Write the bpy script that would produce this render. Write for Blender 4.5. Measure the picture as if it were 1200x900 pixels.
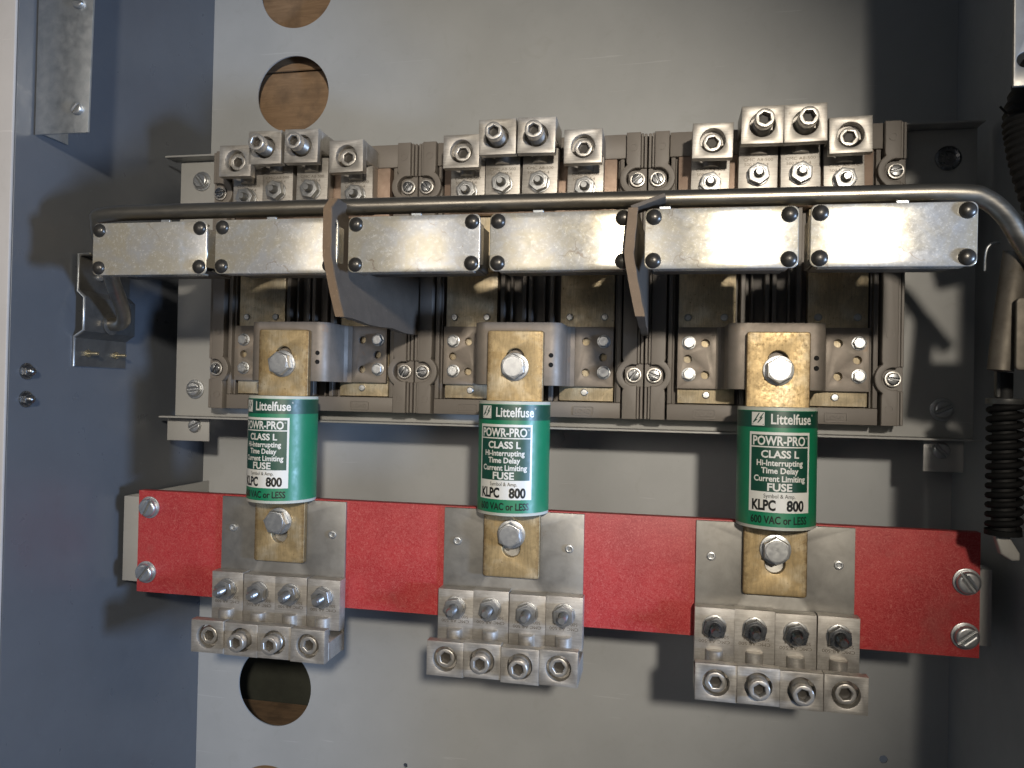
import bpy, bmesh, math, random
from mathutils import Vector, Matrix
random.seed(7)
PI = math.pi
MM = 0.001
sc = bpy.context.scene
C = sc.collection
for o in list(bpy.data.objects): bpy.data.objects.remove(o)

# ---------------------------------------------------------------- camera
# scene frame (all numbers in millimetres): x to the right, z up, d out of the enclosure toward the viewer
def V(x, z, d): return Vector((x*MM, -d*MM, z*MM))
cam_d = bpy.data.cameras.new('camera'); cam = bpy.data.objects.new('camera', cam_d); C.objects.link(cam)
cam_d.sensor_width = 36.0; cam_d.lens = 906.13/1200*36; cam_d.clip_start = 0.01; cam_d.clip_end = 50
def cam_matrix(pan, tilt, roll):
    return Matrix.Rotation(pan, 3, 'Y') @ Matrix.Rotation(tilt, 3, 'X') @ Matrix.Rotation(roll, 3, 'Z')
_m = cam_matrix(0.198, 0.0111, 0.0206)
_conv = Matrix(((1, 0, 0), (0, 0, -1), (0, 1, 0)))          # (x, z, d) -> blender (x, y, z)
_m4 = (_conv @ _m).to_4x4(); _m4.translation = V(132.8, 7.7, 673.2)
cam.matrix_world = _m4
sc.camera = cam

# ---------------------------------------------------------------- light
w = bpy.data.worlds.new('World'); sc.world = w; w.use_nodes = True
w.node_tree.nodes['Background'].inputs[0].default_value = (0.74, 0.84, 1.0, 1)
w.node_tree.nodes['Background'].inputs[1].default_value = 0.052
def lamp(name, kind, x, z, d, watts, colour, size, target=None, **kw):
    l = bpy.data.lights.new(name, kind); l.energy = watts; l.color = colour
    if kind == 'AREA': l.shape = 'DISK'; l.size = size*MM
    else: l.shadow_soft_size = size*MM
    for k, v in kw.items(): setattr(l, k, v)
    o = bpy.data.objects.new(name, l); C.objects.link(o); o.location = V(x, z, d)
    if target is not None:
        o.rotation_euler = (V(*target) - V(x, z, d)).to_track_quat('-Z', 'Y').to_euler()
    return o
lamp('work_lamp', 'SPOT', 440, 380, 1500, 75, (1.0, 0.90, 0.76), 42, (-150, 20, 0), spot_size=math.radians(48), spot_blend=0.75)
lamp('fill_lamp', 'SPOT', -450, 290, 1650, 15, (1.0, 0.91, 0.80), 260, (-200, 0, 0), spot_size=math.radians(36), spot_blend=0.8)  # warm fill added on the left to open up the work lamp's shadows
lamp('daylight_opening', 'AREA', 1300, -150, 560, 21, (0.46, 0.65, 1.0), 190, (-410, 40, 40))

sc.view_settings.view_transform = 'Standard'; sc.view_settings.look = 'None'
sc.view_settings.exposure = 0; sc.view_settings.gamma = 1; sc.view_settings.use_curve_mapping = False
sc.render.engine = 'CYCLES'
sc.cycles.max_bounces = 5; sc.cycles.use_denoising = True
sc.cycles.sample_clamp_indirect = 4

# ---------------------------------------------------------------- materials
class NT:
    def __init__(s, name):
        s.m = bpy.data.materials.new(name); s.m.use_nodes = True
        s.t = s.m.node_tree; s.n = s.t.nodes; s.b = s.n['Principled BSDF']
        tc = s.n.new('ShaderNodeTexCoord'); oi = s.n.new('ShaderNodeObjectInfo')
        mp = s.n.new('ShaderNodeVectorMath'); mp.operation = 'MULTIPLY_ADD'
        cx = s.n.new('ShaderNodeCombineXYZ')
        for i in range(3): s.t.links.new(oi.outputs['Random'], cx.inputs[i])
        mp.inputs[1].default_value = (1000, 1000, 1000)      # metres -> millimetres
        s.t.links.new(tc.outputs['Object'], mp.inputs[0])
        sc_ = s.n.new('ShaderNodeVectorMath'); sc_.operation = 'SCALE'; sc_.inputs['Scale'].default_value = 700
        s.t.links.new(cx.outputs[0], sc_.inputs[0]); s.t.links.new(sc_.outputs[0], mp.inputs[2])
        s.co = mp.outputs[0]; s.rand = oi.outputs['Random']; s.raw = tc.outputs['Object']
    def link(s, a, b): s.t.links.new(a, b)
    def stretch(s, v):
        n = s.n.new('ShaderNodeVectorMath'); n.operation = 'MULTIPLY'; n.inputs[1].default_value = v
        s.link(s.co, n.inputs[0]); return n.outputs[0]
    def noise(s, size, detail=4, rough=0.6, dist=0.0, vec=None):
        n = s.n.new('ShaderNodeTexNoise'); n.inputs['Scale'].default_value = 1.0/size
        n.inputs['Detail'].default_value = detail; n.inputs['Roughness'].default_value = rough; n.inputs['Distortion'].default_value = dist
        s.link(vec or s.co, n.inputs['Vector']); return n.outputs['Fac']
    def vor(s, size, feature='F1'):
        n = s.n.new('ShaderNodeTexVoronoi'); n.feature = feature; n.inputs['Scale'].default_value = 1.0/size
        s.link(s.co, n.inputs['Vector']); return n.outputs['Distance']
    def ramp(s, fac, stops):
        n = s.n.new('ShaderNodeValToRGB'); e = n.color_ramp.elements
        while len(e) < len(stops): e.new(0.5)
        for q, (p, c) in zip(e, stops):
            q.position = p; q.color = (*c, 1) if isinstance(c, tuple) else (c, c, c, 1)
        s.link(fac, n.inputs[0]); return n.outputs[0]
    def mix(s, fac, a, b, mode='MIX'):
        n = s.n.new('ShaderNodeMix'); n.data_type = 'RGBA'; n.blend_type = mode
        for sock, v in ((n.inputs[0], fac), (n.inputs[6], a), (n.inputs[7], b)):
            if hasattr(v, 'is_linked'): s.link(v, sock)
            elif isinstance(v, tuple): sock.default_value = (*v, 1)
            else: sock.default_value = v
        return n.outputs[2]
    def set(s, col=None, rough=None, metal=0.0, bump=None, strength=0.2, dist=0.3, spec=None, coat=None):
        b = s.b
        for nm, v in (('Base Color', col), ('Roughness', rough)):
            if v is None: continue
            if hasattr(v, 'is_linked'): s.link(v, b.inputs[nm])
            elif isinstance(v, tuple): b.inputs[nm].default_value = (*v, 1)
            else: b.inputs[nm].default_value = v
        if hasattr(metal, 'is_linked'): s.link(metal, b.inputs['Metallic'])
        else: b.inputs['Metallic'].default_value = metal
        if spec is not None: b.inputs['Specular IOR Level'].default_value = spec
        if coat is not None: b.inputs['Coat Weight'].default_value = coat; b.inputs['Coat Roughness'].default_value = 0.15
        if bump is not None:
            n = s.n.new('ShaderNodeBump'); n.inputs['Strength'].default_value = strength; n.inputs['Distance'].default_value = dist*MM
            s.link(bump, n.inputs['Height']); s.link(n.outputs[0], b.inputs['Normal'])
        return s.m
M = {}
def paint(name, col, rough=0.42, dirt=0.5):
    t = NT(name); a = t.noise(90, 5, 0.6); f = t.noise(1.1, 2)
    c = t.mix(t.ramp(a, [(0.35, 0.0), (0.7, 1.0)]), tuple(x*0.90 for x in col), col)
    c = t.mix(t.ramp(t.noise(22, 6, 0.75, 1.0), [(0.55, 0.0), (0.78, 0.22)]), c, (col[0]*0.62, col[1]*0.58, col[2]*0.52))      # handling smudges
    sv = t.stretch((0.05, 1.4, 1.4))
    c = t.mix(t.ramp(t.noise(5, 2, 0.5, 0.6, sv), [(0.715, 0.0), (0.73, 0.35)]), c, tuple(min(1, x*1.35) for x in col))         # scratches
    specks = t.ramp(t.noise(7, 3, 0.75), [(0.0, 0.0), (0.735, 0.0), (0.77, dirt)])
    c = t.mix(specks, c, tuple(x*0.45 for x in col))
    M[name] = t.set(c, t.ramp(t.noise(30, 4), [(0.3, rough-0.08), (0.7, rough+0.10)]), 0, f, 0.14, 0.15)
paint('panel_paint', (0.415, 0.428, 0.43), 0.45)
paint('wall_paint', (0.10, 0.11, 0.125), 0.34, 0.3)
paint('flange_paint', (0.50, 0.475, 0.45), 0.45)
paint('plate_paint', (0.42, 0.42, 0.405), 0.4, 0.6)

def metal(name, c0, c1, size, rough=(0.28, 0.45), met=1.0, bump=0.15, streak=None, spots=None, bsize=1.2):
    t = NT(name)
    vec = t.stretch(streak) if streak else None
    c = t.mix(t.ramp(t.noise(size, 5, 0.65, 0.4, vec), [(0.3, 0.0), (0.7, 1.0)]), c0, c1)
    if spots: c = t.mix(t.ramp(t.noise(spots[0], 4, 0.7), [(spots[1], 0.0), (spots[1]+0.08, spots[2])]), c, spots[3])
    r = t.ramp(t.noise(size*0.7, 5, 0.7, 0.2, vec), [(0.3, rough[0]), (0.72, rough[1])])
    M[name] = t.set(c, r, met, t.noise(bsize, 3, 0.6, 0, vec), bump, 0.12)
def alu():
    t = NT('aluminium'); st = t.stretch((0.12, 1.6, 1.6))
    g = t.noise(2.2, 4, 0.75); k = t.noise(14, 4, 0.6); b = t.noise(1.6, 3, 0.6, 0, st)
    c = t.mix(t.ramp(k, [(0.35, 0.0), (0.65, 1.0)]), (0.40, 0.375, 0.34), (0.53, 0.51, 0.475))
    c = t.mix(t.ramp(b, [(0.40, 0.35), (0.56, 0.0)]), c, (0.27, 0.25, 0.22))
    c = t.mix(t.ramp(g, [(0.60, 0.0), (0.72, 0.55)]), c, (0.70, 0.68, 0.64))
    c = t.mix(t.ramp(t.noise(5, 4, 0.7), [(0.62, 0.0), (0.72, 0.5)]), c, (0.30, 0.26, 0.21))
    M['aluminium'] = t.set(c, t.ramp(k, [(0.3, 0.38), (0.7, 0.52)]), 0.62, b, 0.10, 0.1)
alu()
metal('set_screw', (0.52, 0.49, 0.45), (0.62, 0.60, 0.56), 4, (0.32, 0.45), 0.8, 0.03)
metal('zinc', (0.48, 0.49, 0.50), (0.62, 0.63, 0.62), 5, (0.3, 0.42), 0.85, 0.03, None, (2, 0.68, 0.4, (0.3, 0.27, 0.2)))
metal('nut_steel', (0.36, 0.365, 0.365), (0.50, 0.505, 0.50), 6, (0.3, 0.4), 0.85, 0.02)
metal('dark_zinc', (0.15, 0.155, 0.16), (0.30, 0.305, 0.31), 5, (0.24, 0.34), 0.95, 0.03)
metal('galvanised', (0.40, 0.43, 0.45), (0.55, 0.57, 0.58), 10, (0.32, 0.5), 0.9, 0.15, None, (1.6, 0.68, 0.6, (0.8, 0.8, 0.8)))
metal('steel_rod', (0.30, 0.27, 0.225), (0.44, 0.41, 0.35), 14, (0.26, 0.42), 0.95, 0.12, (0.2, 1, 1), (9, 0.66, 0.6, (0.20, 0.13, 0.07)))
metal('lever_steel', (0.13, 0.115, 0.095), (0.20, 0.18, 0.15), 14, (0.5, 0.65), 0.5, 0.1, None, (9, 0.66, 0.6, (0.10, 0.07, 0.04)))
metal('dull_plate', (0.26, 0.25, 0.23), (0.35, 0.34, 0.315), 22, (0.4, 0.6), 0.75, 0.08, None, (14, 0.66, 0.4, (0.24, 0.2, 0.16)))
metal('bracket_copper', (0.22, 0.195, 0.165), (0.29, 0.25, 0.215), 16, (0.5, 0.66), 0.45, 0.08, None, (12, 0.62, 0.5, (0.30, 0.20, 0.13)))
metal('copper', (0.27, 0.19, 0.145), (0.36, 0.27, 0.21), 10, (0.45, 0.6), 0.6, 0.12)
metal('black_rivet', (0.05, 0.047, 0.043), (0.085, 0.08, 0.072), 3, (0.28, 0.36), 0.6, 0.05)
metal('latch_steel', (0.09, 0.09, 0.088), (0.14, 0.14, 0.135), 14, (0.32, 0.45), 0.6, 0.1)
metal('spring_black', (0.007, 0.007, 0.007), (0.012, 0.012, 0.012), 5, (0.6, 0.7), 0.0, 0.1)

for nm in ('spring_black', 'lever_steel'): M[nm].node_tree.nodes['Principled BSDF'].inputs['Specular IOR Level'].default_value = 0.12
def cover_metal():
    t = NT('cover_zinc')
    big = t.noise(48, 5, 0.62, 1.2); mid = t.noise(6, 6, 0.75, 0.6); fine = t.noise(2.0, 4, 0.75)
    c = t.mix(t.ramp(big, [(0.36, 0.0), (0.56, 1.0)]), (0.45, 0.455, 0.455), (0.47, 0.435, 0.345))
    c = t.mix(t.ramp(t.noise(30, 4, 0.6, 0.8), [(0.56, 0.0), (0.72, 0.5)]), c, (0.52, 0.58, 0.66))
    c = t.mix(t.ramp(mid, [(0.38, 0.40), (0.58, 0.0)]), c, (0.42, 0.39, 0.33))
    c = t.mix(t.ramp(fine, [(0.54, 0.0), (0.68, 0.6)]), c, (0.78, 0.77, 0.72))
    # rusty scratches and specks
    sp = t.ramp(t.noise(5, 4, 0.8), [(0.70, 0.0), (0.735, 0.85)])
    c = t.mix(sp, c, (0.22, 0.15, 0.09))
    n = t.n.new('ShaderNodeTexVoronoi'); n.feature = 'DISTANCE_TO_EDGE'; n.inputs['Scale'].default_value = 1/55
    ds = t.n.new('ShaderNodeVectorMath'); ds.operation = 'ADD'; nn = t.n.new('ShaderNodeTexNoise'); nn.inputs['Scale'].default_value = 1/8
    t.link(t.co, nn.inputs['Vector']); s2 = t.n.new('ShaderNodeVectorMath'); s2.operation = 'SCALE'; s2.inputs['Scale'].default_value = 16
    t.link(nn.outputs['Color'], s2.inputs[0]); t.link(t.co, ds.inputs[0]); t.link(s2.outputs[0], ds.inputs[1]); t.link(ds.outputs[0], n.inputs['Vector'])
    msk = t.mix(1.0, t.ramp(n.outputs['Distance'], [(0.0, 0.8), (0.012, 0.0)]), t.ramp(t.noise(25, 2), [(0.52, 0.0), (0.6, 1.0)]), 'MULTIPLY')
    c = t.mix(msk, c, (0.28, 0.22, 0.16))
    M['cover_zinc'] = t.set(c, t.ramp(mid, [(0.3, 0.19), (0.7, 0.29)]), 0.42, fine, 0.06, 0.1)
cover_metal()

def blade_metal(name, base, dark, pale, edge=None):
    t = NT(name)
    a = t.noise(16, 6, 0.7, 0.8); b = t.noise(3.2, 4, 0.75); d = t.noise(28, 3, 0.6)
    sv = t.stretch((1.6, 0.3, 0.16)); sc_ = t.noise(2.2, 4, 0.7, 0.2, sv)
    c = t.mix(t.ramp(a, [(0.38, 0.0), (0.62, 1.0)]), base, tuple(x*0.74 for x in base))
    c = t.mix(t.ramp(d, [(0.5, 0.0), (0.66, 0.7)]), c, pale)
    c = t.mix(t.ramp(sc_, [(0.42, 0.35), (0.54, 0.0)]), c, tuple(x*0.5 for x in base))
    c = t.mix(t.ramp(b, [(0.61, 0.0), (0.73, 0.75)]), c, dark)
    if edge:
        sx = t.n.new('ShaderNodeSeparateXYZ'); t.link(t.raw, sx.inputs[0])
        ab = t.n.new('ShaderNodeMath'); ab.operation = 'ABSOLUTE'; t.link(sx.outputs[0], ab.inputs[0])
        ad = t.n.new('ShaderNodeMath'); ad.operation = 'MULTIPLY_ADD'; ad.inputs[1].default_value = 1000/edge; t.link(ab.outputs[0], ad.inputs[0])
        nz = t.n.new('ShaderNodeMath'); nz.operation = 'MULTIPLY_ADD'; nz.inputs[1].default_value = 0.5; nz.inputs[2].default_value = -0.25
        t.link(t.noise(5, 4, 0.8), nz.inputs[0]); t.link(nz.outputs[0], ad.inputs[2])
        c = t.mix(t.ramp(ad.outputs[0], [(0.84, 0.0), (1.0, 0.8)]), c, dark)
    c = t.mix(t.ramp(t.noise(1.3, 3, 0.7), [(0.64, 0.0), (0.74, 0.6)]), c, (0.70, 0.64, 0.52))
    M[name] = t.set(c, t.ramp(b, [(0.35, 0.38), (0.7, 0.62)]), 0.6, b, 0.2, 0.2)
blade_metal('blade_brass', (0.50, 0.37, 0.19), (0.17, 0.11, 0.05), (0.60, 0.52, 0.37), 25.4)
blade_metal('contact_tin', (0.72, 0.60, 0.40), (0.17, 0.10, 0.05), (0.80, 0.74, 0.60))

def simple(name, col, rough, size=8, var=0.15, bump=0.15, bs=0.8, spec=None, metal_=0.0, coat=None):
    t = NT(name)
    c = t.mix(t.noise(size, 5, 0.65), tuple(x*(1-var) for x in col), tuple(min(1, x*(1+var)) for x in col))
    M[name] = t.set(c, rough, metal_, t.noise(bs, 3), bump, 0.1, spec, coat)
simple('taupe_plastic', (0.185, 0.165, 0.145), 0.5, 25, 0.10, 0.12)
simple('housing_plastic', (0.035, 0.031, 0.027), 0.45, 25, 0.15)
def ink(name, col, scuff):
    t = NT(name)
    c = t.mix(t.noise(14, 4), tuple(x*0.92 for x in col), tuple(x*1.06 for x in col))
    c = t.mix(t.ramp(t.noise(2.6, 4, 0.8), [(0.70, 0.0), (0.74, 0.8)]), c, scuff)
    M[name] = t.set(c, t.ramp(t.noise(6, 4), [(0.3, 0.36), (0.7, 0.48)]), 0, t.noise(9, 3), 0.12, 0.4, 0.8)
ink('green_label', (0.004, 0.19, 0.085), (0.25, 0.38, 0.30))
ink('dark_green_label', (0.003, 0.058, 0.034), (0.2, 0.3, 0.25))
ink('white_ink', (0.72, 0.72, 0.68), (0.4, 0.4, 0.36))
simple('black_ink', (0.012, 0.014, 0.013), 0.35, 10, 0.1, 0.02, 3)
simple('rim_fibre', (0.50, 0.52, 0.46), 0.45, 4, 0.15)
simple('stamp_shadow', (0.15, 0.13, 0.105), 0.55, 4, 0.2, 0.1, 0.8, None, 0.8)
simple('recess_shade', (0.035, 0.03, 0.024), 0.5, 3, 0.3)
simple('rubber', (0.008, 0.008, 0.008), 0.7, 8, 0.2)
simple('hole_shade', (0.004, 0.004, 0.004), 0.9)
simple('tip_grey', (0.38, 0.37, 0.34), 0.45)
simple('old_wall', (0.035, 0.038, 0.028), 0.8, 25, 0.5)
simple('brass_pin', (0.5, 0.44, 0.3), 0.3, 4, 0.1, 0.1, 0.8, None, 0.9)

def red_board():
    t = NT('red_board')
    n = t.noise(3.4, 5, 0.85, 2.6); b = t.noise(45, 4, 0.6); sv = t.stretch((0.09, 1.2, 1.2)); f = t.noise(2.4, 4, 0.7, 3.0, sv)
    c = t.mix(t.ramp(b, [(0.35, 0.0), (0.65, 1.0)]), (0.36, 0.023, 0.027), (0.46, 0.038, 0.041))
    c = t.mix(t.ramp(n, [(0.48, 0.0), (0.63, 0.8)]), c, (0.56, 0.15, 0.13))
    c = t.mix(t.ramp(f, [(0.60, 0.0), (0.70, 0.5)]), c, (0.58, 0.17, 0.15))
    c = t.mix(t.ramp(n, [(0.34, 0.6), (0.45, 0.0)]), c, (0.22, 0.009, 0.013))
    c = t.mix(t.ramp(t.noise(60, 5, 0.7), [(0.58, 0.0), (0.72, 0.35)]), c, (0.30, 0.10, 0.085))
    M['red_board'] = t.set(c, t.ramp(n, [(0.3, 0.4), (0.7, 0.6)]), 0, n, 0.3, 0.2)
red_board()
def fibre(name, a_, b_):
    t = NT(name); n = t.noise(2.0, 4, 0.75); g = t.noise(12, 4)
    c = t.mix(g, a_, b_); c = t.mix(t.ramp(n, [(0.6, 0.0), (0.75, 0.6)]), c, tuple(min(1, x*2.2) for x in b_))
    M[name] = t.set(c, 0.6, 0, n, 0.3, 0.3)
fibre('fibre_sheet', (0.07, 0.058, 0.047), (0.12, 0.10, 0.08))
fibre('fibre_edge', (0.12, 0.078, 0.045), (0.20, 0.135, 0.08))
def wood():
    t = NT('wood'); v = t.stretch((0.10, 1, 1)); g = t.noise(5, 5, 0.7, 1.0, v); k = t.noise(26, 4, 0.6)
    c = t.mix(t.ramp(g, [(0.3, 0.0), (0.7, 1.0)]), (0.20, 0.125, 0.07), (0.31, 0.205, 0.12))
    c = t.mix(t.ramp(k, [(0.46, 0.0), (0.64, 0.75)]), c, (0.15, 0.10, 0.062))
    c = t.mix(t.ramp(t.noise(4, 3), [(0.70, 0.0), (0.76, 0.8)]), c, (0.10, 0.055, 0.03))
    M['wood'] = t.set(c, 0.65, 0, g, 0.25, 0.3)
wood()

# ---------------------------------------------------------------- mesh helpers (millimetres, x z d)
class MB:
    def __init__(s): s.v = []; s.f = []
    def add(s, verts, faces):
        k = len(s.v); s.v += [tuple(p) for p in verts]; s.f += [tuple(i+k for i in f) for f in faces]; return s
    def box(s, x0, x1, z0, z1, d0, d1, bev=0.0, seg=2):
        if bev <= 0:
            P = [(x, z, d) for d in (d0, d1) for z in (z0, z1) for x in (x0, x1)]
            return s.add(P, [(0, 2, 3, 1), (4, 5, 7, 6), (0, 1, 5, 4), (2, 6, 7, 3), (0, 4, 6, 2), (1, 3, 7, 5)])
        bm = bmesh.new(); bmesh.ops.create_cube(bm, size=1)
        for q in bm.verts: q.co = Vector(((x0+x1)/2+q.co.x*(x1-x0), (z0+z1)/2+q.co.y*(z1-z0), (d0+d1)/2+q.co.z*(d1-d0)))
        bmesh.ops.bevel(bm, geom=bm.edges[:], offset=bev, segments=seg, affect='EDGES', profile=0.5)
        bm.verts.index_update(); s.add([q.co[:] for q in bm.verts], [[q.index for q in f.verts] for f in bm.faces]); bm.free(); return s
    def prism(s, outlines, d0, d1, bev=0.0, seg=1, fn=None):
        """2D outlines (holes allowed) in x, z extruded from d0 to d1"""
        cu = bpy.data.curves.new('t', 'CURVE'); cu.dimensions = '2D'; cu.fill_mode = 'BOTH'
        cu.extrude = abs(d1-d0)/2 - bev; cu.bevel_depth = bev; cu.bevel_resolution = seg; cu.offset = -bev
        for o in outlines:
            sp = cu.splines.new('POLY'); sp.points.add(len(o)-1); sp.use_cyclic_u = True
            for p, q in zip(sp.points, o): p.co = (q[0], q[1], 0, 1)
        ob = bpy.data.objects.new('t', cu); me = bpy.data.meshes.new_from_object(ob)
        dm = (d0+d1)/2
        P = [(q.co.x, q.co.y, q.co.z+dm) for q in me.vertices]
        if fn: P = [fn(*p) for p in P]
        s.add(P, [f.vertices[:] for f in me.polygons])
        bpy.data.objects.remove(ob); bpy.data.curves.remove(cu); bpy.data.meshes.remove(me); return s
    def lathe(s, prof, cx=0, cz=0, n=24, axis='d', cap=True, fn=None):
        """profile of (radius, height); axis d at (cx, cz), or z at (x=cx, d=cz)"""
        P = []; F = []
        for r, h in prof:
            for i in range(n):
                a = 2*PI*i/n; u, v = r*math.cos(a), r*math.sin(a)
                P.append((cx+u, cz+v, h) if axis == 'd' else (cx+u, h, cz-v) if axis == 'z' else (h, cx+u, cz+v))
        for j in range(len(prof)-1):
            for i in range(n):
                k = (i+1) % n; F.append((j*n+i, j*n+k, (j+1)*n+k, (j+1)*n+i))
        if cap: F.append(tuple(reversed(range(n)))); F.append(tuple(range((len(prof)-1)*n, len(prof)*n)))
        if fn: P = [fn(*p) for p in P]
        return s.add(P, F)
    def tube(s, path, r, n=16, cap=True):
        P = [Vector(p) for p in path]; rr = r if isinstance(r, (list, tuple)) else [r]*len(P)
        up = None; V_ = []; F = []
        for i, p in enumerate(P):
            t = (P[min(i+1, len(P)-1)]-P[max(i-1, 0)]).normalized()
            if up is None:
                up = Vector((0, 0, 1)) if abs(t.z) < 0.9 else Vector((1, 0, 0))
            up = (up - t*up.dot(t)).normalized(); sd = t.cross(up)
            for k in range(n):
                a = 2*PI*k/n; V_.append(p+(up*math.cos(a)+sd*math.sin(a))*rr[i])
        for i in range(len(P)-1):
            for k in range(n):
                q = (k+1) % n; F.append((i*n+k, i*n+q, (i+1)*n+q, (i+1)*n+k))
        if cap: F.append(tuple(reversed(range(n)))); F.append(tuple(range((len(P)-1)*n, len(P)*n)))
        return s.add(V_, F)
    def mapv(s, fn): s.v = [fn(*p) for p in s.v]; return s
    def mesh(s, name, mat, smooth=35):
        me = bpy.data.meshes.new(name); me.from_pydata([V(*p) for p in s.v], [], s.f)
        me.materials.append(M[mat])
        bm = bmesh.new(); bm.from_mesh(me); bmesh.ops.remove_doubles(bm, verts=bm.verts[:], dist=0.000005)
        bmesh.ops.recalc_face_normals(bm, faces=bm.faces[:]); bm.to_mesh(me); bm.free()
        if smooth:
            for p in me.polygons: p.use_smooth = True
            me.set_sharp_from_angle(angle=math.radians(smooth))
        return me
    def obj(s, name, mat, parent=None, at=(0, 0, 0), smooth=35, flat=False):
        return put(name, s.mesh(name, mat, smooth), parent, at)
def put(name, me, parent=None, at=(0, 0, 0), rot=0.0):
    o = bpy.data.objects.new(name, me); C.objects.link(o); o.location = V(*at); o.parent = parent
    if rot: o.rotation_euler = (0, rot, 0)
    return o
def empty(name, at):
    o = bpy.data.objects.new(name, None); C.objects.link(o); o.location = V(*at); o.empty_display_size = 0.01; return o
def tag(o, label, cat, group=None):
    o['label'] = label; o['category'] = cat
    if group: o['group'] = group
    return o
def struct(o): o['kind'] = 'structure'; return o
def circle(r, cx=0, cz=0, n=32, a0=0.0): return [(cx+r*math.cos(a0+2*PI*i/n), cz+r*math.sin(a0+2*PI*i/n)) for i in range(n)]
def hexa(af, cx=0, cz=0, a0=0.0): return circle(af/math.sqrt(3), cx, cz, 6, a0)
def rrect(x0, x1, z0, z1, r, n=5):
    P = []
    for cx, cz, a in ((x1-r, z1-r, 0), (x0+r, z1-r, PI/2), (x0+r, z0+r, PI), (x1-r, z0+r, 1.5*PI)):
        for i in range(n+1):
            t = a+PI/2*i/n; P.append((cx+r*math.cos(t), cz+r*math.sin(t)))
    return P
def arc(cx, cz, r, a0, a1, n=12): return [(cx+r*math.cos(a0+(a1-a0)*i/n), cz+r*math.sin(a0+(a1-a0)*i/n)) for i in range(n+1)]
def text2d(body, width, height, bold=0.0, align=0.5, space=1.0):
    """flat letters scaled to a box of width x cap height, centred; returns verts, faces"""
    cu = bpy.data.curves.new('t', 'FONT'); cu.body = body; cu.size = 1; cu.offset = bold; cu.fill_mode = 'BOTH'; cu.resolution_u = 3; cu.space_character = space
    ob = bpy.data.objects.new('t', cu); me = bpy.data.meshes.new_from_object(ob)
    xs = [q.co.x for q in me.vertices]; x0, x1 = min(xs), max(xs)
    cap = 0.70
    sx, sz = width/(x1-x0), height/cap
    P = [((q.co.x-x0-(x1-x0)*0.5)*sx, q.co.y*sz) for q in me.vertices]; F = [f.vertices[:] for f in me.polygons]
    bpy.data.objects.remove(ob); bpy.data.curves.remove(cu); bpy.data.meshes.remove(me); return P, F

# ---------------------------------------------------------------- shared hardware meshes
def slot_screw_mesh(name, r, h, slot, mat, washer=None):
    mb = MB(); a = math.asin(slot/2/r)
    mb.prism([arc(0, 0, r, a, PI-a, 14)], 0, h, min(h*0.45, r*0.28), 3)
    mb.prism([arc(0, 0, r, PI+a, 2*PI-a, 14)], 0, h, min(h*0.45, r*0.28), 3)
    mb.lathe([(r*0.96, -0.6), (r*0.97, h*0.38), (0.01, h*0.38)], 0, 0, 28)
    if washer: mb.prism([circle(washer, 0, 0, 32), circle(r*0.7, 0, 0, 24)], -1.5, 0.0, 0.4, 1)
    return mb.mesh(name, mat, 40)
SCREW_BIG = slot_screw_mesh('plate_screw', 8.0, 4.6, 2.0, 'zinc', 10.4)
SCREW_BAR = slot_screw_mesh('bar_screw', 9.0, 5.6, 2.0, 'zinc', 10.8)
SCREW_FOOT = slot_screw_mesh('foot_screw', 7.2, 4.0, 1.8, 'zinc')
def ear_screw_mesh():
    mb = MB(); r = 5.2; a = math.asin(1.6/2/r)
    for k in (0, PI): mb.prism([arc(0, 0, r, k+a, k+PI-a, 12)], 0, 2.6, 0.7, 2)
    mb.lathe([(r*0.95, -2), (r*0.95, 1.2), (0.01, 1.2)], 0, 0, 24)
    return mb.mesh('ear_screw', 'dark_zinc', 40)
SCREW_EAR = ear_screw_mesh()
def ring_mesh(name, r0, r1, d0, d1, mat, bev=0.4): return MB().prism([circle(r1), circle(r0, 0, 0, 28)], d0, d1, bev, 1).mesh(name, mat, 40)
EAR_WASHER = ring_mesh('washer', 5.0, 7.1, -2.2, 0.4, 'set_screw')
def hex_bolt_mesh(name, af, h, mat):
    mb = MB().prism([hexa(af)], 0, h, 0.7, 2)
    mb.lathe([(af*0.47, h-0.5), (af*0.44, h+0.55), (af*0.40, h+0.6), (0.01, h+0.3)], 0, 0, 28)
    return mb.mesh(name, mat, 30)
FUSE_BOLT = hex_bolt_mesh('bolt', 19.5, 8.5, 'zinc')
PAD_BOLT = hex_bolt_mesh('bolt', 9.6, 3.2, 'zinc')
FUSE_WASHER = ring_mesh('washer', 6, 12.6, 0, 1.8, 'zinc', 0.5)
PAD_WASHER = ring_mesh('washer', 3, 6.4, 0, 1.0, 'zinc', 0.3)
def stud_mesh(length):
    prof = [(3.9, 0)]; h = 0.4
    while h < length-1.6: prof += [(4.0, h), (3.55, h+0.6)]; h += 1.2
    prof += [(3.3, length-0.9), (2.7, length), (0.01, length)]
    return MB().lathe(prof, 0, 0, 20).mesh('stud', 'nut_steel', 25)
NUT = MB().prism([hexa(16.6), circle(4.1, 0, 0, 20)], 1.6, 8.2, 0.6, 2).lathe([(7.6, 8.05), (5.6, 8.3), (4.05, 7.2)], 0, 0, 24, cap=False).mesh('nut', 'nut_steel', 30)
NUT_DARK = NUT.copy(); NUT_DARK.materials[0] = M['dark_zinc']
NUT_WASHER = ring_mesh('washer', 4.3, 9.8, 0, 1.5, 'nut_steel', 0.35)
STUD = stud_mesh(18.5); STUD_DARK = STUD.copy(); STUD_DARK.materials[0] = M['dark_zinc']
STUD_SHORT = stud_mesh(12.5)
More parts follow.
